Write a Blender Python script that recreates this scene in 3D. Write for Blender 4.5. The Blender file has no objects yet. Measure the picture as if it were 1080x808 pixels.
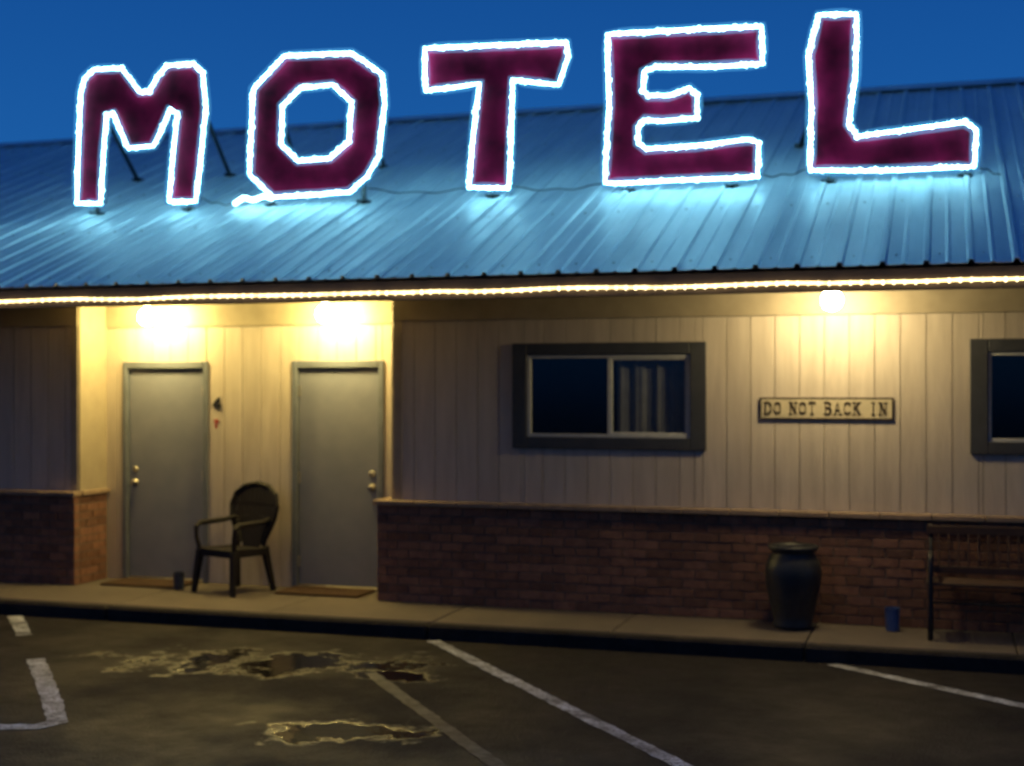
import bpy, bmesh, math, random
from mathutils import Vector, Matrix, noise
random.seed(7)
S = bpy.context.scene
# ------------------------------------------------------------------ helpers
def new_mat(name):
    m = bpy.data.materials.new(name); m.use_nodes = True
    nt = m.node_tree
    b = nt.nodes.get('Principled BSDF')
    return m, nt, b
def N(nt, t, **kw):
    n = nt.nodes.new(t)
    for k, v in kw.items():
        if k.startswith('i_'):
            n.inputs[k[2:].replace('_', ' ')].default_value = v
        else:
            setattr(n, k, v)
    return n
def L(nt, a, b): nt.links.new(a, b)
def mixc(nt, fac, a, b, blend='MIX'):
    n = nt.nodes.new('ShaderNodeMix'); n.data_type = 'RGBA'; n.blend_type = blend
    for sock, v in ((n.inputs[0], fac), (n.inputs[6], a), (n.inputs[7], b)):
        if hasattr(v, 'links'): nt.links.new(v, sock)
        elif isinstance(v, (int, float)): sock.default_value = v
        else: sock.default_value = (*v, 1)
    return n.outputs[2]
def math_n(nt, op, a, b=None, clamp=False):
    n = nt.nodes.new('ShaderNodeMath'); n.operation = op; n.use_clamp = clamp
    for s, v in ((n.inputs[0], a), (n.inputs[1], b)):
        if v is None: continue
        if hasattr(v, 'links'): nt.links.new(v, s)
        else: s.default_value = v
    return n.outputs[0]
def ramp(nt, fac, p0, p1, c0=(0, 0, 0), c1=(1, 1, 1)):
    n = nt.nodes.new('ShaderNodeValToRGB'); nt.links.new(fac, n.inputs[0])
    e = n.color_ramp.elements
    e[0].position = p0; e[1].position = p1
    e[0].color = (*c0, 1); e[1].color = (*c1, 1)
    return n.outputs[0]
def noise_n(nt, scale, detail=5, rough=.6, vec=None):
    n = N(nt, 'ShaderNodeTexNoise'); n.inputs['Scale'].default_value = scale
    n.inputs['Detail'].default_value = detail; n.inputs['Roughness'].default_value = rough
    if vec is None:
        g = N(nt, 'ShaderNodeNewGeometry'); vec = g.outputs['Position']
    nt.links.new(vec, n.inputs['Vector'])
    return n.outputs['Fac']
def bump(nt, b, h, strength, dist=.01):
    n = N(nt, 'ShaderNodeBump'); n.inputs['Strength'].default_value = strength
    n.inputs['Distance'].default_value = dist
    nt.links.new(h, n.inputs['Height']); nt.links.new(n.outputs[0], b.inputs['Normal'])
def simple(name, c1, c2=None, rough=.6, scale=12, metal=0., bmp=.15, island=0., stretch=None, spec=.5):
    m, nt, b = new_mat(name)
    c2 = c2 or tuple(x * .7 for x in c1)
    vec = None
    g = N(nt, 'ShaderNodeNewGeometry')
    if stretch:
        mp = N(nt, 'ShaderNodeMapping'); mp.inputs['Scale'].default_value = stretch
        L(nt, g.outputs['Position'], mp.inputs['Vector']); vec = mp.outputs[0]
    n = noise_n(nt, scale, 3, vec=vec)
    col = mixc(nt, ramp(nt, n, .3, .7), c1, c2)
    if island:
        v = math_n(nt, 'MULTIPLY_ADD', g.outputs['Random Per Island'], island)
        v.node.inputs[2].default_value = 1 - island * .6
        cb = N(nt, 'ShaderNodeCombineXYZ')
        for i in range(3): L(nt, v, cb.inputs[i])
        col = mixc(nt, 1., col, cb.outputs[0], 'MULTIPLY')
    L(nt, col, b.inputs['Base Color'])
    b.inputs['Roughness'].default_value = rough
    b.inputs['Metallic'].default_value = metal
    b.inputs['Specular IOR Level'].default_value = spec
    if bmp > .1: bump(nt, b, noise_n(nt, scale * 5, 1, vec=vec), bmp)
    return m
def emis(name, col, strength, vary=0, vscale=20):
    m = bpy.data.materials.new(name); m.use_nodes = True; nt = m.node_tree
    nt.nodes.clear()
    o = N(nt, 'ShaderNodeOutputMaterial'); e = N(nt, 'ShaderNodeEmission')
    e.inputs[0].default_value = (*col, 1); e.inputs[1].default_value = strength
    if vary:
        n = noise_n(nt, vscale, 2)
        s = math_n(nt, 'MULTIPLY_ADD', ramp(nt, n, .35, .65), strength * vary)
        s.node.inputs[2].default_value = strength * (1 - vary * .5)
        L(nt, s, e.inputs[1])
    L(nt, e.outputs[0], o.inputs[0])
    return m
def empty(name, loc=(0, 0, 0), rot=0):
    e = bpy.data.objects.new(name, None); S.collection.objects.link(e)
    e.location = loc; e.rotation_euler[2] = rot; e.empty_display_size = .2
    return e
class MB:
    def __init__(s): s.v = []; s.f = []
    def box(s, x0, x1, y0, y1, z0, z1):
        n = len(s.v)
        s.v += [(x0,y0,z0),(x1,y0,z0),(x1,y1,z0),(x0,y1,z0),(x0,y0,z1),(x1,y0,z1),(x1,y1,z1),(x0,y1,z1)]
        s.f += [tuple(n+i for i in q) for q in ((3,2,1,0),(4,5,6,7),(0,1,5,4),(1,2,6,5),(2,3,7,6),(3,0,4,7))]
    def beam(s, p, q, w, h=None, w2=None, h2=None):
        h = h or w; w2 = w2 or w; h2 = h2 or h
        p = Vector(p); q = Vector(q); d = (q - p).normalized()
        up = Vector((0, 0, 1)) if abs(d.z) < .95 else Vector((0, 1, 0))
        a = d.cross(up).normalized(); b = a.cross(d).normalized()
        n = len(s.v)
        for c, ww, hh in ((p, w, h), (q, w2, h2)):
            for sa, sb in ((-1,-1),(1,-1),(1,1),(-1,1)):
                s.v.append(tuple(c + a*sa*ww/2 + b*sb*hh/2))
        s.f += [tuple(n+i for i in k) for k in ((3,2,1,0),(4,5,6,7),(0,1,5,4),(1,2,6,5),(2,3,7,6),(3,0,4,7))]
    def tube(s, pts, r, seg=8, closed=False):
        pts = [Vector(p) for p in pts]; m = len(pts); n = len(s.v)
        rr = r if isinstance(r, (list, tuple)) else [r] * m
        pa = None
        for i, p in enumerate(pts):
            if closed: t = pts[(i+1) % m] - pts[i-1]
            else: t = pts[min(i+1, m-1)] - pts[max(i-1, 0)]
            t.normalize()
            if pa is None:
                up = Vector((0, 1, 0)) if abs(t.y) < .9 else Vector((0, 0, 1))
                a = t.cross(up).normalized()
            else:
                a = (pa - t * pa.dot(t))
                if a.length < 1e-5: a = t.cross(Vector((0.3, 1, 0.2)))
                a.normalize()
            pa = a; b = t.cross(a)
            for k in range(seg):
                an = 2*math.pi*k/seg
                s.v.append(tuple(p + (a*math.cos(an) + b*math.sin(an))*rr[i]))
        for i in range(m if closed else m-1):
            j = (i+1) % m
            for k in range(seg):
                l = (k+1) % seg
                s.f.append((n+i*seg+k, n+i*seg+l, n+j*seg+l, n+j*seg+k))
        if not closed:
            s.f.append(tuple(n+k for k in reversed(range(seg))))
            s.f.append(tuple(n+(m-1)*seg+k for k in range(seg)))
    def lathe(s, prof, c=(0,0,0), seg=40):
        n = len(s.v); m = len(prof)
        for r, z in prof:
            for k in range(seg):
                a = 2*math.pi*k/seg
                s.v.append((c[0]+r*math.cos(a), c[1]+r*math.sin(a), c[2]+z))
        for i in range(m-1):
            for k in range(seg):
                l = (k+1) % seg
                s.f.append((n+i*seg+k, n+i*seg+l, n+(i+1)*seg+l, n+(i+1)*seg+k))
        s.f.append(tuple(n+k for k in reversed(range(seg))))
        s.f.append(tuple(n+(m-1)*seg+k for k in range(seg)))
    def obj(s, name, mat, parent=None, smooth=False, bevel=0, loc=None):
        me = bpy.data.meshes.new(name); me.from_pydata(s.v, [], s.f); me.update()
        bm = bmesh.new(); bm.from_mesh(me); bmesh.ops.recalc_face_normals(bm, faces=bm.faces); bm.to_mesh(me); bm.free()
        o = bpy.data.objects.new(name, me); S.collection.objects.link(o)
        me.materials.append(mat)
        if parent: o.parent = parent
        if loc: o.location = loc
        if smooth:
            for p in me.polygons: p.use_smooth = True
        if bevel:
            b = o.modifiers.new('b', 'BEVEL'); b.width = bevel; b.segments = 1; b.limit_method = 'ANGLE'
        return o

# ------------------------------------------------------------------ materials
M_side = simple('siding_paint', (.62,.54,.47), (.50,.43,.37), .55, 3, bmp=.25, island=.12, stretch=(4,4,.5))
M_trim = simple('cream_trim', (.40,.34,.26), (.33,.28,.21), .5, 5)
M_soffit = simple('soffit_paint', (.46,.39,.31), (.36,.30,.24), .6, 2.5)
M_fascia = simple('fascia_wood', (.12,.09,.09), (.08,.065,.07), .6, 6)
M_brick = simple('brick_faces', (.30,.145,.09), (.19,.09,.06), .85, 14, bmp=.6, island=.55)
M_mortar = simple('mortar', (.20,.16,.13), None, .95, 40, bmp=.5)
M_cap = simple('sill_cap', (.38,.27,.19), (.26,.185,.13), .7, 12, bmp=.3)
M_door = simple('door_paint', (.225,.235,.30), (.19,.20,.26), .5, 4, bmp=.06, spec=.3)
M_frame = simple('door_frame_paint', (.16,.18,.23), None, .5, 5)
M_wtrim = simple('window_surround_paint', (.060,.063,.075), (.045,.048,.058), .55, 6)
M_alu = simple('window_frame_metal', (.62,.62,.60), (.50,.50,.49), .4, 20)
M_dark = simple('dark_interior', (.10,.05,.035), None, .9, 4)
M_curt = simple('curtain_cloth', (.24,.25,.28), (.17,.18,.20), .9, 4, bmp=.1)
M_metal = simple('black_steel', (.035,.035,.04), None, .5, 30, metal=.3)
M_brass = simple('brushed_nickel', (.6,.55,.45), None, .3, 30, metal=.9, bmp=.02)
M_chair = simple('chair_plastic', (.020,.017,.018), (.014,.012,.013), .6, 30, bmp=.05, spec=.25)
M_wood = simple('bench_wood', (.09,.045,.028), (.055,.028,.018), .6, 10, stretch=(1,8,8))
M_urn = simple('urn_glaze', (.040,.042,.045), (.022,.024,.027), .45, 7, bmp=.1)
M_soil = simple('potting_soil', (.03,.02,.015), None, 1, 60, bmp=1)
M_mat = simple('coir_mat', (.13,.075,.04), (.07,.04,.022), 1, 60, bmp=1)
M_cup = simple('dark_tin', (.03,.045,.09), None, .35, 20)
M_signb = simple('sign_board', (.60,.52,.38), (.50,.43,.30), .6, 8, stretch=(1,6,12))
M_signt = simple('sign_letters', (.035,.02,.015), None, .6, 20)
M_wire = simple('wire_rubber', (.02,.02,.02), None, .7, 20)
M_num = simple('number_black', (.02,.02,.02), None, .4, 20)
M_red = simple('red_tag', (.45,.07,.05), None, .5, 20)
M_fix = simple('lamp_fixture', (.5,.48,.42), None, .4, 20)
M_globe = emis('porch_globe_lit', (1., .77, .25), 310)
M_globe3 = emis('porch_globe_dim', (1., .80, .38), 205)
M_rope = emis('warm_rope_light', (1., .72, .28), 4.5, .7, 9)
M_led = emis('led_rope', (.26, .78, 1.), 44.0, .8, 4)
M_bead = emis('led_beads', (.35, .85, 1.), 14.0, .8, 14)
M_bead.cycles.emission_sampling = 'NONE'
M_halo = bpy.data.materials.new('led_halo_glow'); M_halo.use_nodes = True; nt = M_halo.node_tree; nt.nodes.clear()  # translucent cyan emission, added to imitate bloom around the LED ropes
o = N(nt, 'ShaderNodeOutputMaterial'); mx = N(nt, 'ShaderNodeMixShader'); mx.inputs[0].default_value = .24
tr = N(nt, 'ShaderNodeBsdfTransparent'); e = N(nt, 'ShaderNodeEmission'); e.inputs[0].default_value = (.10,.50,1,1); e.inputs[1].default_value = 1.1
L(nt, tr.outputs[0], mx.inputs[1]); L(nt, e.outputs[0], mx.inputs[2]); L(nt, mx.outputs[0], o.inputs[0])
M_halo.cycles.emission_sampling = 'NONE'

# metal roof
M_roof, nt, b = new_mat('ribbed_metal_roof')
g = N(nt, 'ShaderNodeNewGeometry')
mp = N(nt, 'ShaderNodeMapping'); mp.inputs['Scale'].default_value = (2.2, .35, .35); L(nt, g.outputs['Position'], mp.inputs['Vector'])
n1 = noise_n(nt, 2.0, 5, .65, mp.outputs[0]); n2 = noise_n(nt, 1.1, 2)
c = mixc(nt, ramp(nt, n1, .3, .7), (.78,.82,.84), (.58,.64,.68))
L(nt, c, b.inputs['Base Color'])
b.inputs['Metallic'].default_value = .1
L(nt, ramp(nt, n2, .2, .8, (.36,)*3, (.55,)*3), b.inputs['Roughness'])
bump(nt, b, noise_n(nt, 3.5, 2, .5), .35, .03)

# maroon letter face
M_face, nt, b = new_mat('maroon_letter_face')
c = mixc(nt, ramp(nt, noise_n(nt, 2.2, 3, .6), .36, .66), (.26,.006,.035), (.05,.002,.008))
L(nt, c, b.inputs['Base Color']); b.inputs['Roughness'].default_value = .5; b.inputs['Specular IOR Level'].default_value = .05
M_edge = simple('letter_edge', (.06,.012,.018), None, .6, 20)

# concrete
M_conc, nt, b = new_mat('concrete_walk')
c = mixc(nt, ramp(nt, noise_n(nt, 1.6, 6, .7), .3, .7), (.20,.165,.135), (.10,.083,.07))
c = mixc(nt, ramp(nt, noise_n(nt, 90, 1), .35, .65), c, (.13,.11,.092))
L(nt, c, b.inputs['Base Color']); b.inputs['Roughness'].default_value = .85
bump(nt, b, noise_n(nt, 60, 2), .4, .01)
M_curb = simple('curb_concrete', (.045,.039,.036), (.024,.021,.02), .9, 5, bmp=.6, spec=.2)

# asphalt + puddles
def asphalt(name, puddles):
    m, nt, b = new_mat(name)
    g = N(nt, 'ShaderNodeNewGeometry'); P = g.outputs['Position']
    big = noise_n(nt, .8, 4, .65); fine = noise_n(nt, 70, 2, .7); mid = noise_n(nt, 5, 5, .7)
    c = mixc(nt, ramp(nt, big, .3, .7), (.026,.022,.024), (.010,.0095,.012))
    c = mixc(nt, ramp(nt, fine, .5, .75), c, (.046,.040,.042))
    c = mixc(nt, math_n(nt, 'MULTIPLY', ramp(nt, mid, .5, .7), .6), c, (.008,.0075,.009))
    rough = ramp(nt, big, .35, .65, (.50,)*3, (.85,)*3)
    hgt = math_n(nt, 'ADD', math_n(nt, 'MULTIPLY', fine, .5), math_n(nt, 'MULTIPLY', mid, .9))
    b.inputs['Specular IOR Level'].default_value = .2
    mask = None
    if puddles: wob = noise_n(nt, 2.3, 6, .62)
    for (cx, cy, rx, ry, ang) in puddles:
        mp = N(nt, 'ShaderNodeMapping'); mp.vector_type = 'TEXTURE'
        mp.inputs['Location'].default_value = (cx, cy, 0); mp.inputs['Rotation'].default_value = (0, 0, ang)
        mp.inputs['Scale'].default_value = (rx, ry, 1000)
        L(nt, P, mp.inputs['Vector'])
        ln = N(nt, 'ShaderNodeVectorMath', operation='LENGTH'); L(nt, mp.outputs[0], ln.inputs[0])
        v = math_n(nt, 'ADD', math_n(nt, 'SUBTRACT', .85, ln.outputs['Value']), math_n(nt, 'MULTIPLY', math_n(nt, 'SUBTRACT', wob, .5), 3.8))
        v = math_n(nt, 'MULTIPLY', v, 2.6, True)
        mask = v if mask is None else math_n(nt, 'MAXIMUM', mask, v)
    if mask is not None:
        c = mixc(nt, mask, c, (.008,.007,.006))
        r = nt.nodes.new('ShaderNodeMix'); r.data_type = 'FLOAT'
        L(nt, mask, r.inputs[0]); L(nt, rough, r.inputs[2]); r.inputs[3].default_value = .10
        rough = r.outputs[0]
        sp_ = nt.nodes.new('ShaderNodeMix'); sp_.data_type = 'FLOAT'
        L(nt, mask, sp_.inputs[0]); sp_.inputs[2].default_value = .2; sp_.inputs[3].default_value = 1.
        L(nt, sp_.outputs[0], b.inputs['Specular IOR Level'])
        inv = math_n(nt, 'SUBTRACT', 1., math_n(nt, 'MULTIPLY', mask, .93))
        hgt = math_n(nt, 'MULTIPLY', hgt, inv)
        # light wind ripple on the standing water
        rp = noise_n(nt, 9, 2, .5)
        hgt = math_n(nt, 'ADD', hgt, math_n(nt, 'MULTIPLY', math_n(nt, 'MULTIPLY', rp, mask), .30))
    L(nt, c, b.inputs['Base Color']); L(nt, rough, b.inputs['Roughness'])
    bump(nt, b, hgt, .7, .02)
    return m
M_lot = asphalt('wet_asphalt', [(-4.75,-2.35,1.15,.55,.2), (-3.5,-4.05,.55,.38,0), (-3.7,-2.5,.5,.22,0)])
M_ground = asphalt('outer_ground_surface', [])

# worn paint
M_paint, nt, b = new_mat('worn_line_paint')
c = mixc(nt, ramp(nt, noise_n(nt, 3.5, 7, .8), .40, .60), (.74,.78,.84), (.15,.15,.16))
c = mixc(nt, ramp(nt, noise_n(nt, 45, 2, .7), .54, .64), c, (.07,.068,.07))
L(nt, c, b.inputs['Base Color']); b.inputs['Roughness'].default_value = .6
M_paint2, nt, b = new_mat('faded_line_paint')
c = mixc(nt, ramp(nt, noise_n(nt, 6, 7, .8), .40, .60), (.10,.095,.10), (.022,.020,.022))
L(nt, c, b.inputs['Base Color']); b.inputs['Roughness'].default_value = .6

# glass
M_glass = bpy.data.materials.new('window_glass'); M_glass.use_nodes = True; nt = M_glass.node_tree; nt.nodes.clear()
o = N(nt, 'ShaderNodeOutputMaterial'); mx = N(nt, 'ShaderNodeMixShader'); mx.inputs[0].default_value = .12
tr = N(nt, 'ShaderNodeBsdfTransparent'); tr.inputs[0].default_value = (.78,.78,.78,1)
gl = N(nt, 'ShaderNodeBsdfGlossy'); gl.inputs['Roughness'].default_value = .12
L(nt, tr.outputs[0], mx.inputs[1]); L(nt, gl.outputs[0], mx.inputs[2]); L(nt, mx.outputs[0], o.inputs[0])

# ------------------------------------------------------------------ ground
ZL = -.12
mb = MB(); mb.v = [(-300,-300,ZL-.006),(300,-300,ZL-.006),(300,300,ZL-.006),(-300,300,ZL-.006)]; mb.f = [(0,1,2,3)]
mb.obj('ground', M_ground)
mb = MB(); mb.v = [(-40,-30,ZL),(30,-30,ZL),(30,-1.0,ZL),(-40,-1.0,ZL)]; mb.f = [(0,1,2,3)]
mb.obj('parking_lot', M_lot)
side = empty('sidewalk')
mb = MB(); x = -19.0
while x < 9:
    mb.box(x, x+1.49, -.97, 1.0, ZL-.05, 0.0 + random.uniform(-.002, .002)); x += 1.5
mb.obj('slabs', M_conc, side, bevel=.008)
mb = MB(); x = -19.0
while x < 9:
    mb.box(x, x+2.99, -1.10, -.975, ZL-.05, -.003); x += 3.0
mb.obj('curb_edge', M_curb, side, bevel=.02)

def strip(name, pts, w, mat, z):
    mb = MB(); n = len(pts)
    fine = []
    for i in range(n-1):
        a = Vector(pts[i]); b_ = Vector(pts[i+1]); k = max(2, int((b_-a).length/.06))
        for j in range(k): fine.append(a.lerp(b_, j/k))
    fine.append(Vector(pts[-1]))
    for i, p in enumerate(fine):
        t = (fine[min(i+1, len(fine)-1)] - fine[max(i-1, 0)]).normalized()
        nn = Vector((-t.y, t.x))
        mb.v.append((*(p+nn*w/2*(1+random.uniform(-.16,.12))), z)); mb.v.append((*(p-nn*w/2*(1+random.uniform(-.16,.12))), z))
    for i in range(len(fine)-1): mb.f.append((2*i, 2*i+1, 2*i+3, 2*i+2))
    return mb.obj(name, mat)
strip('parking_line', [(-3.92,-1.16),(-1.35,-4.17),(.35,-6.2)], .11, M_paint, ZL+.004)
strip('parking_line', [(-.80,-1.16),(.48,-2.15),(3.1,-4.2)], .11, M_paint, ZL+.004)
strip('parking_line', [(-7.9,-1.16),(-7.2,-1.95)], .13, M_paint, ZL+.004)
strip('parking_line', [(-6.5,-2.75),(-5.6,-3.8),(-5.15,-4.35),(-5.2,-4.5),(-5.9,-4.72),(-6.6,-4.9)], .13, M_paint, ZL+.004)
strip('parking_line', [(-3.91,-2.46),(-2.53,-4.18),(-1.2,-5.8)], .10, M_paint2, ZL+.004)

# ------------------------------------------------------------------ building
B = empty('motel_building')
X0, X1 = -16.0, 7.0
RL, RR = -8.051, -4.746     # door recess
YR = .45
ZF = 2.62
ZT = 2.74
ZW = 2.51
BZ = .86
def boards(mb, x0, x1, y, z0, z1, holes=(), pitch=.2, start=None):
    x = start if start is not None else x0
    while x < x1 - 1e-4:
        a, b_ = max(x, x0), min(x+pitch, x1)
        segs = [(a, b_, z0, z1)]
        for (h0, h1, g0, g1) in holes:
            out = []
            for (sa, sb, za, zb) in segs:
                if sb <= h0 or sa >= h1 or zb <= g0 or za >= g1: out.append((sa, sb, za, zb)); continue
                if sa < h0: out.append((sa, h0, za, zb))
                if sb > h1: out.append((h1, sb, za, zb))
                m0, m1 = max(sa, h0), min(sb, h1)
                out.append((m0, m1, za, g0)); out.append((m0, m1, g1, zb))
            segs = out
        for (sa, sb, za, zb) in segs:
            if sb - sa < .015: continue
            mb.box(sa+.003, sb-.003, y, y+.02, za, zb)
        x += pitch
wins = [(-3.617, -1.914), (.185, 1.888), (4.0, 5.7), (-11.9, -10.2)]
WZ0, WZ1 = 1.385, 2.30
holes = [(a+.10, b_-.10, WZ0+.08, WZ1-.08) for a, b_ in wins]
mb = MB()
boards(mb, RR, X1, 0, BZ+.04, ZT, holes, start=RR)
boards(mb, X0, RL, 0, BZ+.04, ZT, holes)
doors = [(-7.846, -6.885), (-5.975, -5.025)]
dh = [(a+.02, b_-.02, -.1, 2.16) for a, b_ in doors]
boards(mb, RL, RR, YR, 0.0, ZT, dh, start=RL-.06)
mb.obj('siding_boards', M_side, B, bevel=.002)
mb = MB()
def backing(mb, x0, x1, y0, y1, z0, z1, hs):
    hs = sorted([h for h in hs if h[0] >= x0 and h[1] <= x1]); x = x0
    for h in hs:
        mb.box(x, h[0], y0, y1, z0, z1)
        if h[2] > z0: mb.box(h[0], h[1], y0, y1, z0, h[2])
        mb.box(h[0], h[1], y0, y1, h[3], z1); x = h[1]
    mb.box(x, x1, y0, y1, z0, z1)
backing(mb, RR, X1, .012, .14, 0, ZT, holes)
backing(mb, X0, RL, .012, .14, 0, ZT, holes)
backing(mb, RL, RR, YR+.012, YR+.14, 0, ZT, dh)
mb.box(RL-.14, RL-.0, .141, YR+.14, 0, ZT); mb.box(RR, RR+.14, .141, YR+.14, 0, ZT)
mb.box(X0, X0+.14, .141, 11.2, 0, ZT); mb.box(X1-.14, X1, .141, 11.2, 0, ZT); mb.box(X0, X1, 11.2, 11.34, 0, ZT)
M_back = simple('siding_groove_paint', (.38,.33,.28), None, .8, 4)
mb.obj('wall_structure', M_back, B)
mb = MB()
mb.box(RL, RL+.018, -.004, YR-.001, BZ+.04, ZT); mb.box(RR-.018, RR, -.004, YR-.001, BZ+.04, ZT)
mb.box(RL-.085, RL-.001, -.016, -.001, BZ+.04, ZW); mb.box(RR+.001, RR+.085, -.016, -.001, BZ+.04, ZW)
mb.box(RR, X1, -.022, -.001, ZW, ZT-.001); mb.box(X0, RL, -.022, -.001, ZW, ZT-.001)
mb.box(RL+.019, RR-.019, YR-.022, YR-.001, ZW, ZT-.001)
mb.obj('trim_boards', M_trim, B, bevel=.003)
mb = MB()
for a, b_ in wins:
    mb.box(a-.1, b_+.1, 1.6, 1.65, .9, 2.6); mb.box(a-.15, a-.1, .141, 1.65, .9, 2.6); mb.box(b_+.1, b_+.15, .141, 1.65, .9, 2.6)
    mb.box(a-.15, b_+.15, .141, 1.65, .85, .9); mb.box(a-.15, b_+.15, .141, 1.65, 2.56, 2.6)
mb.obj('room_interiors', M_dark, B)
def bricks(mb, x0, x1, y, ydir=0):
    rows = 11; rh = BZ/rows; bl = .205
    for r in range(rows):
        off = 0 if r % 2 == 0 else bl/2
        x = x0 - off
        while x < x1 - .01:
            a, b_ = max(x, x0), min(x+bl, x1)
            if b_-a > .03:
                j = random.uniform(-.003, .003)
                if ydir == 0: mb.box(a+.005, b_-.005, y+j, y+.08, r*rh+.005, (r+1)*rh-.005)
                else: mb.box(min(y+j, y-.08*ydir), max(y+j, y-.08*ydir), a+.005, b_-.005, r*rh+.005, (r+1)*rh-.005)
            x += bl
mb = MB()
BR = RR-.12; BL = RL+.03
bricks(mb, BR, X1, -.10); bricks(mb, X0, BL, -.10)
bricks(mb, -.015, YR-.02, BL, 1); bricks(mb, -.015, YR-.02, BR, -1)
mb.obj('brick_wainscot', M_brick, B, bevel=.003)
mb = MB()
mb.box(BR+.008, X1, -.092, -.001, 0, BZ-.003); mb.box(X0, BL-.008, -.092, -.001, 0, BZ-.003)
mb.box(RL+.001, BL-.008, .001, YR-.001, 0, BZ-.003); mb.box(BR+.008, RR-.001, .001, YR-.001, 0, BZ-.003)
mb.obj('brick_mortar', M_mortar, B)
mb = MB(); x = BR-.03
while x < X1:
    mb.box(x, min(x+.395, X1), -.135, -.002, BZ+.001, BZ+.045); x += .4
x = X0
while x < BL-.01:
    mb.box(x, min(x+.395, BL+.03), -.135, -.002, BZ+.001, BZ+.045); x += .4
mb.box(RL+.019, BL+.03, 0.001, YR-.002, BZ+.001, BZ+.045); mb.box(BR-.03, RR-.019, 0.001, YR-.002, BZ+.001, BZ+.045)
mb.obj('sill_cap', M_cap, B, bevel=.006)
mb = MB()
x = X0-.5
while x < X1+.5:
    mb.box(x+.003, x+2.437, -1.25, YR+.5, ZT, ZT+.02); x += 2.44
mb.obj('soffit_panels', M_soffit, B)
mb = MB(); mb.box(X0-.5, X1+.5, -1.325, -1.291, ZF-.012, 2.765)
mb.box(X0-.5, X1+.5, -1.29, -1.255, ZF, 2.76)
mb.obj('fascia_board', M_fascia, B, bevel=.004)
# roof
def zr(y): return 2.794 + .4*(y+1.35)
prof = [(0,0),(.10,0),(.112,.009),(.128,.009),(.14,0),(.245,0),(.258,.026),(.288,.026)]
mb = MB(); xs = []
x = X0-.6
while x < X1+.6:
    for dx, dz in prof: xs.append((x+dx, dz))
    x += .30
ys = [-1.36, -1.2, -.8, -.4, 0, .4, .8, 1.2, 1.6, 2.0, 2.4, 2.8, 3.2, 3.6, 4.0, 4.5, 5.1]
for y in ys:
    for (xx, dz) in xs:
        w = .008*noise.noise(Vector((xx*1.3, y*.9, 3))) if y > -1.3 else .003*noise.noise(Vector((xx*4, 0, 0)))
        mb.v.append((xx, y, zr(y)+dz+w))
n = len(xs)
for i in range(len(ys)-1):
    for k in range(n-1): mb.f.append((i*n+k, i*n+k+1, (i+1)*n+k+1, (i+1)*n+k))
o = mb.obj('metal_roof_front', M_roof, B)
sm = o.modifiers.new('s', 'SOLIDIFY'); sm.thickness = .006; sm.offset = -1
mb = MB()
zrid = zr(5.1)
mb.v = [(X0-.6,5.1,zrid-.01),(X1+.6,5.1,zrid-.01),(X1+.6,11.9,zrid-.4*6.8),(X0-.6,11.9,zrid-.4*6.8)]; mb.f = [(0,1,2,3)]
o = mb.obj('metal_roof_back', M_roof, B)
mb = MB()
x = X0-.6
while x < X1+.6:
    n = len(mb.v); e = .012*random.random()
    for xx in (x, x+3.05):
        mb.v += [(xx,4.90,zr(4.90)+.032+e),(xx,5.1,zrid+.045+e),(xx,5.3,zr(4.90)+.032+e)]
    mb.f += [(n,n+3,n+4,n+1),(n+1,n+4,n+5,n+2)]; x += 3.0
mb.obj('ridge_cap', M_roof, B)
mb = MB()
for xx in (X0, X1-.1):
    n = len(mb.v)
    for q in (xx, xx+.1): mb.v += [(q,-1.2,ZT+.02),(q,11.5,ZT+.02),(q,5.1,zrid-.03)]
    mb.f += [(n,n+1,n+2),(n+3,n+5,n+4),(n,n+2,n+5,n+3),(n+1,n+4,n+5,n+2)]
mb.obj('gable_walls', M_side, B)
mb = MB(); x = X0-.6
while x < X1+.6:
    for y in (-1.15, .3, 1.75, 3.2, 4.6):
        mb.beam((x+.06,y,zr(y)), (x+.06,y,zr(y)+.009), .014)
    x += .30
mb.obj('roof_screws', M_fix, B)

# doors
for i, (a, b_) in enumerate(doors):
    D = empty('door_unit_%d' % (i+1)); D.parent = B
    y = YR
    mb = MB()
    mb.box(a, a+.055, y-.02, y+.10, 0.0, 2.17); mb.box(b_-.055, b_, y-.02, y+.10, 0.0, 2.17); mb.box(a+.055, b_-.055, y-.02, y+.10, 2.10, 2.17)
    mb.obj('door_frame', M_frame, D, bevel=.006)
    mb = MB(); mb.box(a+.06, b_-.06, y+.02, y+.065, .03, 2.095); mb.obj('door_leaf', M_door, D, bevel=.004)
    mb = MB(); mb.box(a+.056, b_-.056, y-.01, y+.09, .001, .026); mb.obj('threshold', M_brass, D, bevel=.004)
    kx = a+.13 if i == 0 else b_-.13
    mb = MB()
    def knob(mb, kx, z, r, l):
        pr = [(r*1.3, 0), (r*1.3, .008), (r*.5, .012), (r*.5, l*.5), (r, l*.65), (r*1.02, l*.85), (r*.7, l)]
        n0 = len(mb.v); mb.lathe(pr, (0,0,0), 16)
        for k in range(n0, len(mb.v)):
            vx, vy, vz = mb.v[k]; mb.v[k] = (kx+vx, y+.02-vz, z+vy)
    knob(mb, kx, .97, .026, .06); knob(mb, kx, 1.10, .024, .018)
    mb.obj('door_knob', M_brass, D, smooth=True)
    mb = MB()
    hx = b_-.062 if i == 0 else a+.062
    for hz in (.25, 1.05, 1.88): mb.box(hx-.012, hx+.012, y+.006, y+.019, hz-.05, hz+.05)
    mb.obj('hinges', M_brass, D)
mb = MB(); cx, cz, yy = -6.79, 1.75, YR-.006
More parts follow.
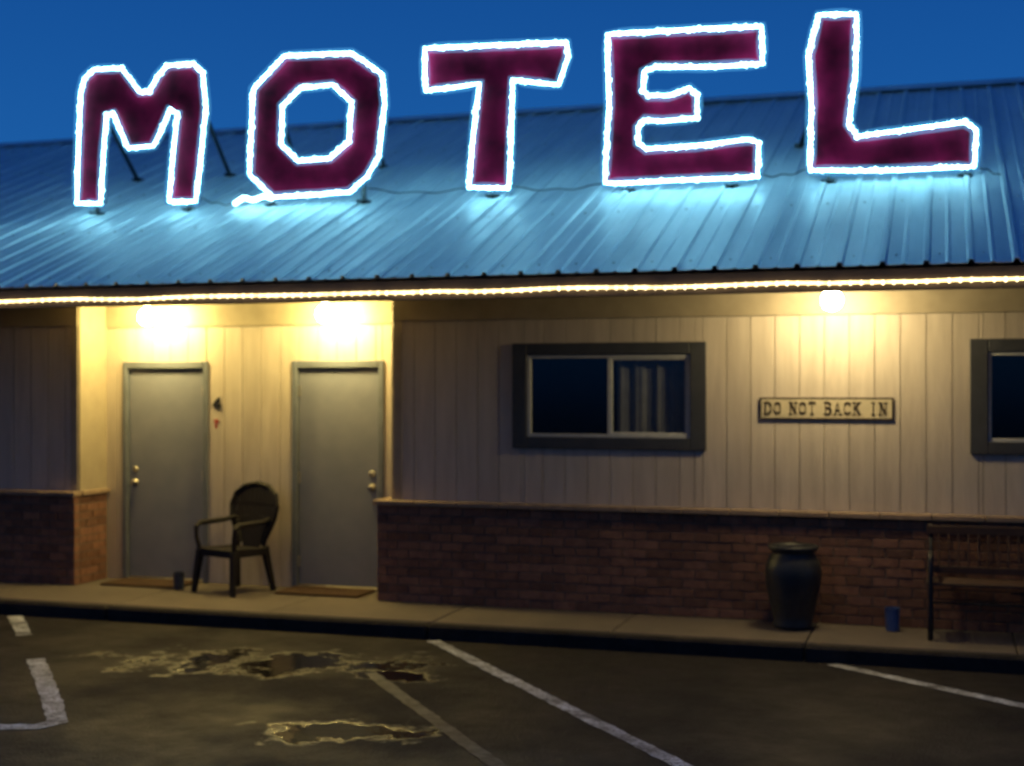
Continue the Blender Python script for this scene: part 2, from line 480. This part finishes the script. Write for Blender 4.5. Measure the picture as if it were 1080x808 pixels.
mb.beam((cx+.02,yy,cz-.06),(cx+.02,yy,cz+.065), .02,.012); mb.beam((cx-.045,yy+.001,cz-.015),(cx+.045,yy+.001,cz-.015), .012,.02); mb.beam((cx-.04,yy+.002,cz-.01),(cx+.02,yy+.002,cz+.06), .012,.02)
mb.obj('room_number', M_num, B)
mb = MB(); mb.box(cx-.03,cx+.02,yy,yy+.005,1.57,1.60); mb.box(cx-.02,cx+.0,yy,yy+.005,1.52,1.56); mb.obj('red_tag', M_red, B)

# windows
for i, (a, b_) in enumerate(wins):
    W = empty('window_unit_%d' % (i+1)); W.parent = B
    t = .135
    mb = MB()
    mb.box(a, a+t, -.03, .05, WZ0, WZ1); mb.box(b_-t, b_, -.03, .05, WZ0, WZ1)
    mb.box(a+t, b_-t, -.03, .05, WZ1-.105, WZ1); mb.box(a+t, b_-t, -.03, .05, WZ0, WZ0+.10)
    mb.obj('window_surround', M_wtrim, W, bevel=.006)
    A, C = a+t, b_-t; z0, z1 = WZ0+.10, WZ1-.105; f = .028; mid = (A+C)/2+.02
    mb = MB()
    mb.box(A, A+f, -.012, .04, z0, z1); mb.box(C-f, C, -.012, .04, z0, z1); mb.box(A+f, C-f, -.012, .04, z1-f, z1); mb.box(A+f, C-f, -.012, .04, z0, z0+f)
    mb.box(mid-.02, mid+.02, -.006, .036, z0+f, z1-f)
    mb.box(mid+.02, C-f, .0, .03, z0+f, z0+f+.018); mb.box(mid+.02, C-f, .0, .03, z1-f-.018, z1-f); mb.box(C-f-.018, C-f, .0, .03, z0+f+.018, z1-f-.018)
    mb.obj('window_frame', M_alu, W, bevel=.003)
    mb = MB(); mb.v = [(A+f,.022,z0+f),(mid-.02,.022,z0+f),(mid-.02,.022,z1-f),(A+f,.022,z1-f),(mid+.02,.014,z0+f),(C-f,.014,z0+f),(C-f,.014,z1-f),(mid+.02,.014,z1-f)]
    mb.f = [(0,1,2,3),(4,5,6,7)]; mb.obj('glass', M_glass, W)
    mb = MB()
    for (c0, c1, yo) in ((mid+.04, C+.05, .08),):
        n0 = len(mb.v); k = 60
        for j in range(k+1):
            xx = c0+(c1-c0)*j/k
            yy = yo+.014*math.sin(xx*46+math.sin(xx*9)*1.5)+.006*math.sin(xx*97)
            mb.v += [(xx,yy,z0-.08),(xx,yy+.01,z1+.05)]
        for j in range(k): mb.f.append((n0+2*j, n0+2*j+2, n0+2*j+3, n0+2*j+1))
    mb.obj('curtains', M_curt, W, smooth=True)

# ------------------------------------------------------------------ porch lights
for (px, py, m) in ((-7.365, .12, M_globe), (-5.478, .12, M_globe), (-.843, -.55, M_globe3)):
    P = empty('porch_light', (px, py, 0))
    mb = MB(); mb.lathe([(.075,0),(.078,-.012),(.055,-.028),(.032,-.034),(.030,-.060)], (0,0,ZT-.001), 24); mb.obj('fixture_base', M_fix, P, smooth=True)
    me = bpy.data.meshes.new('globe_bulb'); bm = bmesh.new()
    bmesh.ops.create_uvsphere(bm, u_segments=16, v_segments=10, radius=.085); bm.to_mesh(me); bm.free()
    me.materials.append(m); o = bpy.data.objects.new('globe_bulb', me); S.collection.objects.link(o); o.parent = P; o.location = (0,0,2.595)
    for p in me.polygons: p.use_smooth = True

# eave rope light
R = empty('eave_rope_light')
mb = MB(); pts = []
x = X0-.4
while x < X1+.4:
    pts.append((x, -1.345, 2.668+.007*math.sin(x*4.1)*abs(math.sin(x*.7))+.006*noise.noise(Vector((x*3,0,0))))); x += .30
mb.tube(pts, .0135, 3)
mb.obj('rope', M_rope, R, smooth=True)
M_rbead = emis('warm_rope_beads', (1., .80, .42), 4.0, .9, 6); M_rbead.cycles.emission_sampling = 'NONE'
mb = MB()
for i in range(len(pts)-1):
    for q in (0, .25, .5, .75):
        p = Vector(pts[i]).lerp(Vector(pts[i+1]), q); r_ = .020
        n = len(mb.v); mb.v += [(p.x-r_,p.y,p.z),(p.x+r_,p.y,p.z),(p.x,p.y-r_,p.z),(p.x,p.y,p.z+r_),(p.x,p.y,p.z-r_)]
        mb.f += [(n,n+2,n+3),(n+2,n+1,n+3),(n,n+4,n+2),(n+2,n+4,n+1)]
mb.obj('rope_bulbs', M_rbead, R)
mb = MB()
for i in range(0, len(pts), 3):
    p = pts[i]; mb.box(p[0]-.006, p[0]+.006, -1.334, -1.3265, p[2]-.02, p[2]+.02)
mb.obj('clips', M_metal, R)

# ------------------------------------------------------------------ MOTEL sign
SY = .90
SG = empty('motel_sign')
f_, al = 1450., math.radians(17.5); sa, ca = math.sin(al), math.cos(al)
def sp(a, h, Y=SY):
    r = (a-540)/f_; t = (11.5+Y)/(ca+r*sa)
    return (t*(-sa+r*ca), 1.92+(408-h)*t/f_)
LET = {
 'letter_m': ([(84,214),(88,100),(92,84),(101,75),(130,74),(138,84),(149,99),(160,98),(169,82),(178,71),(206,69),(215,78),(218,115),(213,165),(208,212),(181,212),(186,160),(190,119),(181,115),(171,138),(163,154),(138,156),(129,136),(122,119),(114,121),(110,165),(108,214)], None),
 'letter_o': ([(302,61),(372,58),(404,80),(406,110),(400,165),(388,186),(370,202),(290,207),(266,184),(268,140),(270,95)], [(318,93),(352,89),(373,108),(370,150),(350,168),(316,171),(298,153),(299,112)]),
 'letter_t': ([(450,53),(598,47),(599,60),(590,89),(541,84),(539,140),(537,198),(497,197),(502,140),(508,88),(451,95)], None),
 'letter_e': ([(643,38),(803,30),(804,67),(740,70),(692,70),(679,76),(678,97),(684,103),(706,103),(728,95),(735,102),(735,124),(700,127),(680,126),(673,134),(673,152),(682,159),(735,156),(790,149),(800,152),(799,186),(720,189),(640,193),(645,110)], None),
 'letter_l': ([(865,18),(903,17),(901,80),(894,132),(904,146),(960,139),(1018,131),(1028,138),(1027,175),(930,179),(856,179),(858,110),(855,60)], None),
}
def dens(poly, step, off, jit):
    n = len(poly); area = sum(poly[i][0]*poly[(i+1)%n][1]-poly[(i+1)%n][0]*poly[i][1] for i in range(n))
    sgn = 1 if area > 0 else -1
    out = []
    for i in range(n):
        a = Vector(poly[i]); b_ = Vector(poly[(i+1)%n]); d = b_-a; k = max(1, round(d.length/step))
        nn = Vector((d.y, -d.x)).normalized()*sgn*off
        for j in range(k):
            p = a.lerp(b_, j/k)
            if j == 0:
                pr = Vector(poly[i-1]); d0 = (a-pr); n0 = Vector((d0.y, -d0.x)).normalized()*sgn*off
                q = p+(nn+n0)/2
            else: q = p+nn
            out.append(q+Vector((random.uniform(-jit,jit), random.uniform(-jit,jit))))
    return out
beads = MB(); core = MB(); halo = MB()
ico = bmesh.new(); bmesh.ops.create_icosphere(ico, subdivisions=1, radius=1.); ico.verts.ensure_lookup_table()
IV = [v.co.copy() for v in ico.verts]; IF = [tuple(v.index for v in f.verts) for f in ico.faces]; ico.free()
def bead(c, r):
    n = len(beads.v)
    for v in IV: beads.v.append(tuple(Vector(c)+v*r))
    for f in IF: beads.f.append(tuple(n+i for i in f))
posts = MB()
TH = .07
for name, (outer, inner) in LET.items():
    polys = [[sp(*p) for p in outer]] + ([[sp(*p) for p in inner]] if inner else [])
    bm = bmesh.new(); edges = []
    for poly in polys:
        vs = [bm.verts.new((x, SY, z)) for x, z in poly]
        for i in range(len(vs)): edges.append(bm.edges.new((vs[i], vs[(i+1) % len(vs)])))
    bmesh.ops.triangle_fill(bm, use_beauty=True, edges=edges)
    r = bmesh.ops.extrude_face_region(bm, geom=list(bm.faces))
    bmesh.ops.translate(bm, vec=(0, TH, 0), verts=[g_ for g_ in r['geom'] if isinstance(g_, bmesh.types.BMVert)])
    bmesh.ops.recalc_face_normals(bm, faces=bm.faces)
    for f in bm.faces: f.material_index = 0 if abs(f.normal.y) > .9 else 1
    me = bpy.data.meshes.new(name); bm.to_mesh(me); bm.free()
    me.materials.append(M_face); me.materials.append(M_edge)
    o = bpy.data.objects.new(name, me); S.collection.objects.link(o); o.parent = SG
    for k, poly in enumerate(polys):
        ofs = .012 if k == 0 else -.008
        pts = dens(poly, .20, ofs, .003)
        core.tube([(p.x, SY-.04, p.y) for p in pts], .014, 3, True)
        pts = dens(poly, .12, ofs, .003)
        halo.tube([(p.x, SY-.04, p.y) for p in pts], .050, 10, True)  # added halo shell, wider than the rope; stands in for glow
        for p in dens(poly, .046, ofs, .007):
            bead((p.x, SY-.04+random.uniform(-.006,.006), p.y), random.uniform(.014, .027))
pts = [sp(a, h) for a, h in ((247,214),(256,208),(266,211),(278,206),(285,209))]
core.tube([(x, SY+.02, z) for x, z in pts], .015, 4)
for i in range(14):
    k = i/13*(len(pts)-1); j = min(int(k), len(pts)-2); u = k-j
    bead((pts[j][0]*(1-u)+pts[j+1][0]*u, SY+.02, pts[j][1]*(1-u)+pts[j+1][1]*u), .026)
beads.obj('led_bead_string', M_bead, SG, smooth=True); core.obj('led_rope_core', M_led, SG, smooth=True)
halo.obj('led_halo_shell', M_halo, SG, smooth=True)
def foot(a, h):
    x, z = sp(a, h); yb = SY+TH+.015
    posts.box(x-.018, x+.018, yb-.014, yb+.022, zr(yb)-.01, z+.30)
    posts.box(x-.06, x+.06, yb-.06, yb+.06, zr(yb)+.012, zr(yb)+.03)
for a, h in ((97,210),(195,208),(283,203),(380,196),(517,194),(660,190),(771,185),(873,177),(1018,172)): foot(a, h)
for a, h in ((98,105),(205,100),(285,95),(385,90),(523,80),(665,70),(880,50)):
    x, z = sp(a, h); x2 = x-.45
    y2 = 2.45; posts.beam((x, SY+TH, z), (x2, y2, zr(y2)), .035)
    posts.box(x2-.05, x2+.05, y2-.05, y2+.05, zr(y2), zr(y2)+.03)
posts.obj('steel_posts', M_metal, SG)
wires = MB()
def wire(p, q, sag, y=SY+.05):
    p = sp(*p); q = sp(*q); pts = []
    for i in range(15):
        u = i/14; pts.append((p[0]*(1-u)+q[0]*u, y, p[1]*(1-u)+q[1]*u - sag*4*u*(1-u)+.01*math.sin(u*17)))
    wires.tube(pts, .006, 5)
wire((208,208),(250,214),.03); wire((285,207),(290,204),.01); wire((385,198),(500,196),.05); wire((537,196),(642,191),.05); wire((797,184),(857,176),.03); wire((1026,172),(1060,186),.0)
wires.obj('wires', M_wire, SG)

# ------------------------------------------------------------------ DO NOT BACK IN sign
G = empty('do_not_back_in_sign')
sx0, sx1, sz0, sz1 = -1.457, -.409, 1.662, 1.822
mb = MB(); mb.box(sx0, sx1, -.018, -.001, sz0, sz1); mb.obj('board', M_signb, G, bevel=.003)
mb = MB(); e = .010
mb.box(sx0-e, sx1+e, -.021, -.002, sz1, sz1+e); mb.box(sx0-e, sx1+e, -.021, -.002, sz0-e, sz0); mb.box(sx0-e, sx0, -.021, -.002, sz0, sz1); mb.box(sx1, sx1+e, -.021, -.002, sz0, sz1)
mb.obj('border', M_signt, G)
mb = MB()
def st(ps, ox, w=.021):
    for i in range(len(ps)-1):
        (a, b_), (c, d) = ps[i], ps[i+1]
        y = -.018+random.uniform(-.001,.001)
        mb.beam((ox+a*cw, y, oz+b_*ch), (ox+c*cw, y, oz+d*ch), .006, w)
cw, ch, oz = .052, .096, sz0+.032
def serif(x, z, ox):
    mb.box(ox+x*cw-.016, ox+x*cw+.016, -.0225, -.0165, oz+z*ch-.006, oz+z*ch+.006)
G_ = {
 'D': ([[(.1,0),(.1,1)],[(.1,1),(.6,1),(.95,.7),(.95,.3),(.6,0),(.1,0)]], [(.1,0),(.1,1)]),
 'O': ([[(.5,1),(.9,.8),(.98,.5),(.9,.2),(.5,0),(.1,.2),(.02,.5),(.1,.8),(.5,1)]], []),
 'N': ([[(.1,0),(.1,1)],[(.1,1),(.9,0)],[(.9,0),(.9,1)]], [(.1,0),(.1,1),(.9,1)]),
 'T': ([[(0,1),(1,1)],[(.5,0),(.5,1)],[(0,1),(0,.8)],[(1,1),(1,.8)]], [(.5,0)]),
 'B': ([[(.1,0),(.1,1)],[(.1,1),(.7,1),(.85,.78),(.7,.53),(.1,.53)],[(.7,.53),(.95,.27),(.7,0),(.1,0)]], [(.1,0),(.1,1)]),
 'A': ([[(.05,0),(.5,1),(.95,0)],[(.25,.33),(.75,.33)]], [(.05,0),(.95,0)]),
 'C': ([[(.95,.75),(.75,.97),(.45,1),(.12,.8),(.03,.5),(.12,.2),(.45,0),(.75,.03),(.95,.25)],[(.95,.75),(.95,1)]], []),
 'K': ([[(.1,0),(.1,1)],[(.1,.4),(.85,1)],[(.35,.6),(.9,0)]], [(.1,0),(.1,1),(.9,0),(.85,1)]),
 'I': ([[(.5,0),(.5,1)]], [(.5,0),(.5,1)]),
}
txt = 'DO NOT BACK IN'; adv = (sx1-sx0-.05)/len(txt); ox = sx0+.032
for chh in txt:
    if chh != ' ':
        for ps in G_[chh][0]: st(ps, ox)
        for (x, z) in G_[chh][1]: serif(x, z, ox)
    ox += adv*(1.07 if chh != ' ' else .72)
mb.obj('lettering', M_signt, G)

# ------------------------------------------------------------------ plastic chair
C = empty('plastic_armchair', (-6.37, .02, 0), math.radians(-20))
mb = MB()
for sx in (-1, 1):
    mb.beam((sx*.27,-.25,0),(sx*.235,-.20,.40), .04,.05,.06,.07)
    mb.beam((sx*.25,.27,0),(sx*.20,.20,.42), .04,.05,.06,.07)
    mb.tube([(sx*.235,-.20,.38),(sx*.262,-.225,.52),(sx*.27,-.22,.615),(sx*.272,-.17,.645),(sx*.27,-.02,.65),(sx*.262,.12,.655),(sx*.235,.235,.68)], [.024,.022,.024,.028,.028,.026,.02], 8)
mb.obj('legs_and_arms', M_chair, C, smooth=False, bevel=.006)
mb = MB()
nx, ny = 12, 10
for s_ in (0, .022):
    for j in range(ny+1):
        for i in range(nx+1):
            u = i/nx*2-1; v = j/ny*2-1
            w = .24 - .02*v
            mb.v.append((u*w, v*.225, .415 - .022*(1-u*u)*(1-v*v) - (.015 if v < -.9 else 0) + .012*v*-1 - s_))
K = (nx+1)*(ny+1)
for j in range(ny):
    for i in range(nx):
        a = j*(nx+1)+i; mb.f.append((a,a+1,a+nx+2,a+nx+1)); mb.f.append((K+a,K+a+nx+1,K+a+nx+2,K+a+1))
for i in range(nx):
    mb.f.append((i,K+i,K+i+1,i+1)); a = ny*(nx+1)+i; mb.f.append((a,a+1,K+a+1,K+a))
for j in range(ny):
    a = j*(nx+1); mb.f.append((a,a+nx+1,K+a+nx+1,K+a)); a += nx; mb.f.append((a,K+a,K+a+nx+1,a+nx+1))
for sx in (-1,1): mb.box(sx*.235-.012, sx*.235+.012, -.20, .20, .345, .41)
mb.box(-.22,.22,-.222,-.20,.345,.40)
mb.obj('seat', M_chair, C)
mb = MB()
def bk(u, z):
    u = u*1.15
    return (u, .215+.20*(z-.40)*.75 - .20*u*u, z)
out = [(-.15,.42),(-.16,.48),(-.21,.57),(-.26,.68),(-.275,.79),(-.24,.90),(-.14,.975),(0,1.0),(.14,.975),(.24,.90),(.275,.79),(.26,.68),(.21,.57),(.16,.48),(.15,.42)]
mb.tube([bk(*p) for p in out], .023, 8)
def topz(u):
    au = abs(u)
    pts_ = [(0,1.0),(.14,.975),(.24,.90),(.275,.79)]
    for k in range(3):
        if au <= pts_[k+1][0]:
            q = (au-pts_[k][0])/(pts_[k+1][0]-pts_[k][0]); return pts_[k][1]*(1-q)+pts_[k+1][1]*q
    return .79
for i in range(-5, 6):
    t = i/5
    bot = .40 if abs(t) < .8 else .44
    pts_ = []
    for k in range(7):
        z = bot + (topz(t*.245)-bot)*k/6
        u = t*(.125+.12*min(1, (z-.40)/.30))
        pts_.append(bk(u, z))
    for k in range(6): mb.beam(pts_[k], pts_[k+1], .052, .009)
for z in (.62, .80):
    w = .125+.12*min(1, (z-.40)/.30)
    ps = [bk(w*(k/6-1), z) for k in range(13)]
    for k in range(12): mb.beam(ps[k], ps[k+1], .012, .05)
mb.obj('backrest', M_chair, C)

def tin(name, x, y, r, h, m):
    mb = MB(); mb.lathe([(r*.85,0),(r*.88,.004),(r,h-.008),(r*1.05,h-.004),(r*1.05,h),(r*.93,h),(r*.9,h-.02),(r*.8,.02)], (x,y,0.003), 24)
    mb.obj(name, m, smooth=False)
tin('ash_can', -6.93, -.02, .055, .16, M_cup)
tin('blue_cup', -.40, -.28, .058, .18, simple('blue_cup_plastic', (.07,.14,.34), None, .35, 20))

# urn
U = empty('ceramic_urn', (-1.16, -.36, .004))
mb = MB()
mb.lathe([(.145,0),(.155,.01),(.158,.03),(.15,.05),(.165,.12),(.19,.22),(.213,.34),(.222,.43),(.215,.50),(.19,.555),(.168,.585),(.165,.60),(.185,.615),(.198,.63),(.198,.648),(.185,.655),(.165,.65),(.155,.62),(.155,.58)], (0,0,0), 48)
mb.obj('urn_body', M_urn, U, smooth=True)
mb = MB(); mb.lathe([(.154,.60),(.10,.612),(.02,.618)], (0,0,0), 24); mb.obj('soil', M_soil, U)

# bench
H = empty('park_bench', (-.14, -.62, 0))
BW = 1.5
mb = MB()
for x in (.03, BW-.03):
    mb.tube([(x,.0,.0),(x,.015,.20),(x,.0,.42),(x,-.005,.60),(x,.03,.64),(x,.20,.65),(x,.36,.62)], [.022,.018,.02,.018,.02,.02,.018], 8)
    mb.tube([(x,.43,.0),(x,.36,.22),(x,.35,.42),(x,.385,.60),(x,.44,.84)], [.022,.018,.02,.018,.016], 8)
    mb.tube([(x,.0,.40),(x,.18,.385),(x,.35,.40)], .018, 8)
    mb.tube([(x,.01,.12),(x,.12,.26),(x,.24,.27),(x,.39,.12)], .011, 6)
    mb.tube([(x,.02,.60),(x,.09,.50),(x,.20,.50),(x,.30,.60)], .010, 6)
mb.beam((.03,.2,.26),(BW-.03,.2,.26), .018)
mb.obj('iron_ends', M_metal, H, smooth=True)
mb = MB()
for k in range(6):
    y = -.01+k*.064; mb.box(0, BW, y, y+.05, .418, .440)
mb.obj('seat_slats', M_wood, H, bevel=.005)
mb = MB()
def bslat(z, h):
    y = .385+(z-.60)*.23-.028
    mb.beam((0,y,z),(BW,y,z), .02, h)
bslat(.50,.055); bslat(.80,.07)
for k in range(19):
    x = .09+k*(BW-.18)/18; mb.beam((x,.385-.1*.23-.024,.525),(x,.385+.17*.23-.03,.77), .014,.03)
mb.obj('backrest', M_wood, H, bevel=.004)

for (x0_, x1_) in ((-7.80,-6.97), (-5.93,-5.09)):
    mb = MB(); mb.box(x0_, x1_, -.02, .40, .004, .024); mb.obj('doormat', M_mat, bevel=.008)

# ------------------------------------------------------------------ world, sun, camera
w = bpy.data.worlds.new('World'); S.world = w; w.use_nodes = True; nt = w.node_tree; nt.nodes.clear()
o = N(nt, 'ShaderNodeOutputWorld'); bg1 = N(nt, 'ShaderNodeBackground'); bg2 = N(nt, 'ShaderNodeBackground'); ad = N(nt, 'ShaderNodeAddShader')
sk = N(nt, 'ShaderNodeTexSky'); sk.sky_type = 'NISHITA'; sk.sun_disc = False
sk.sun_elevation = math.radians(1.0); sk.sun_rotation = math.radians(150)
tint = mixc(nt, 1., sk.outputs[0], (.12,.55,1.), 'MULTIPLY')
L(nt, tint, bg1.inputs[0]); bg1.inputs[1].default_value = .012
tc = N(nt, 'ShaderNodeTexCoord'); sx_ = N(nt, 'ShaderNodeSeparateXYZ'); L(nt, tc.outputs['Generated'], sx_.inputs[0])
gr = ramp(nt, sx_.outputs[2], .12, .34, (.010,.105,.38), (.0035,.055,.26))
az = ramp(nt, math_n(nt, 'MULTIPLY_ADD', sx_.outputs[1], .5), .15, .75, (.40,.34,.32), (1,1,1))
az.node.inputs[0].links[0].from_node.inputs[2].default_value = .5
gr = mixc(nt, 1., gr, az, 'MULTIPLY')
L(nt, gr, bg2.inputs[0]); bg2.inputs[1].default_value = 1.0
L(nt, bg1.outputs[0], ad.inputs[0]); L(nt, bg2.outputs[0], ad.inputs[1]); L(nt, ad.outputs[0], o.inputs[0])
sun = bpy.data.lights.new('dusk_sun', 'SUN'); sun.energy = .04; sun.angle = math.radians(30); sun.color = (.75,.8,1.)
so = bpy.data.objects.new('dusk_sun', sun); S.collection.objects.link(so); so.rotation_euler = (math.radians(60), 0, math.radians(-25))

cam = bpy.data.cameras.new('camera'); co = bpy.data.objects.new('camera', cam); S.collection.objects.link(co)
cam.sensor_width = 36; cam.lens = 1450/1080*36; cam.clip_end = 1500
co.location = (0, -11.5, 1.92)
co.rotation_euler = (math.radians(90.16), 0, al)
cam.dof.use_dof = True; cam.dof.focus_distance = 4.5; cam.dof.aperture_fstop = 2.6
S.camera = co
S.view_settings.view_transform = 'Standard'; S.view_settings.look = 'None'; S.view_settings.exposure = 0
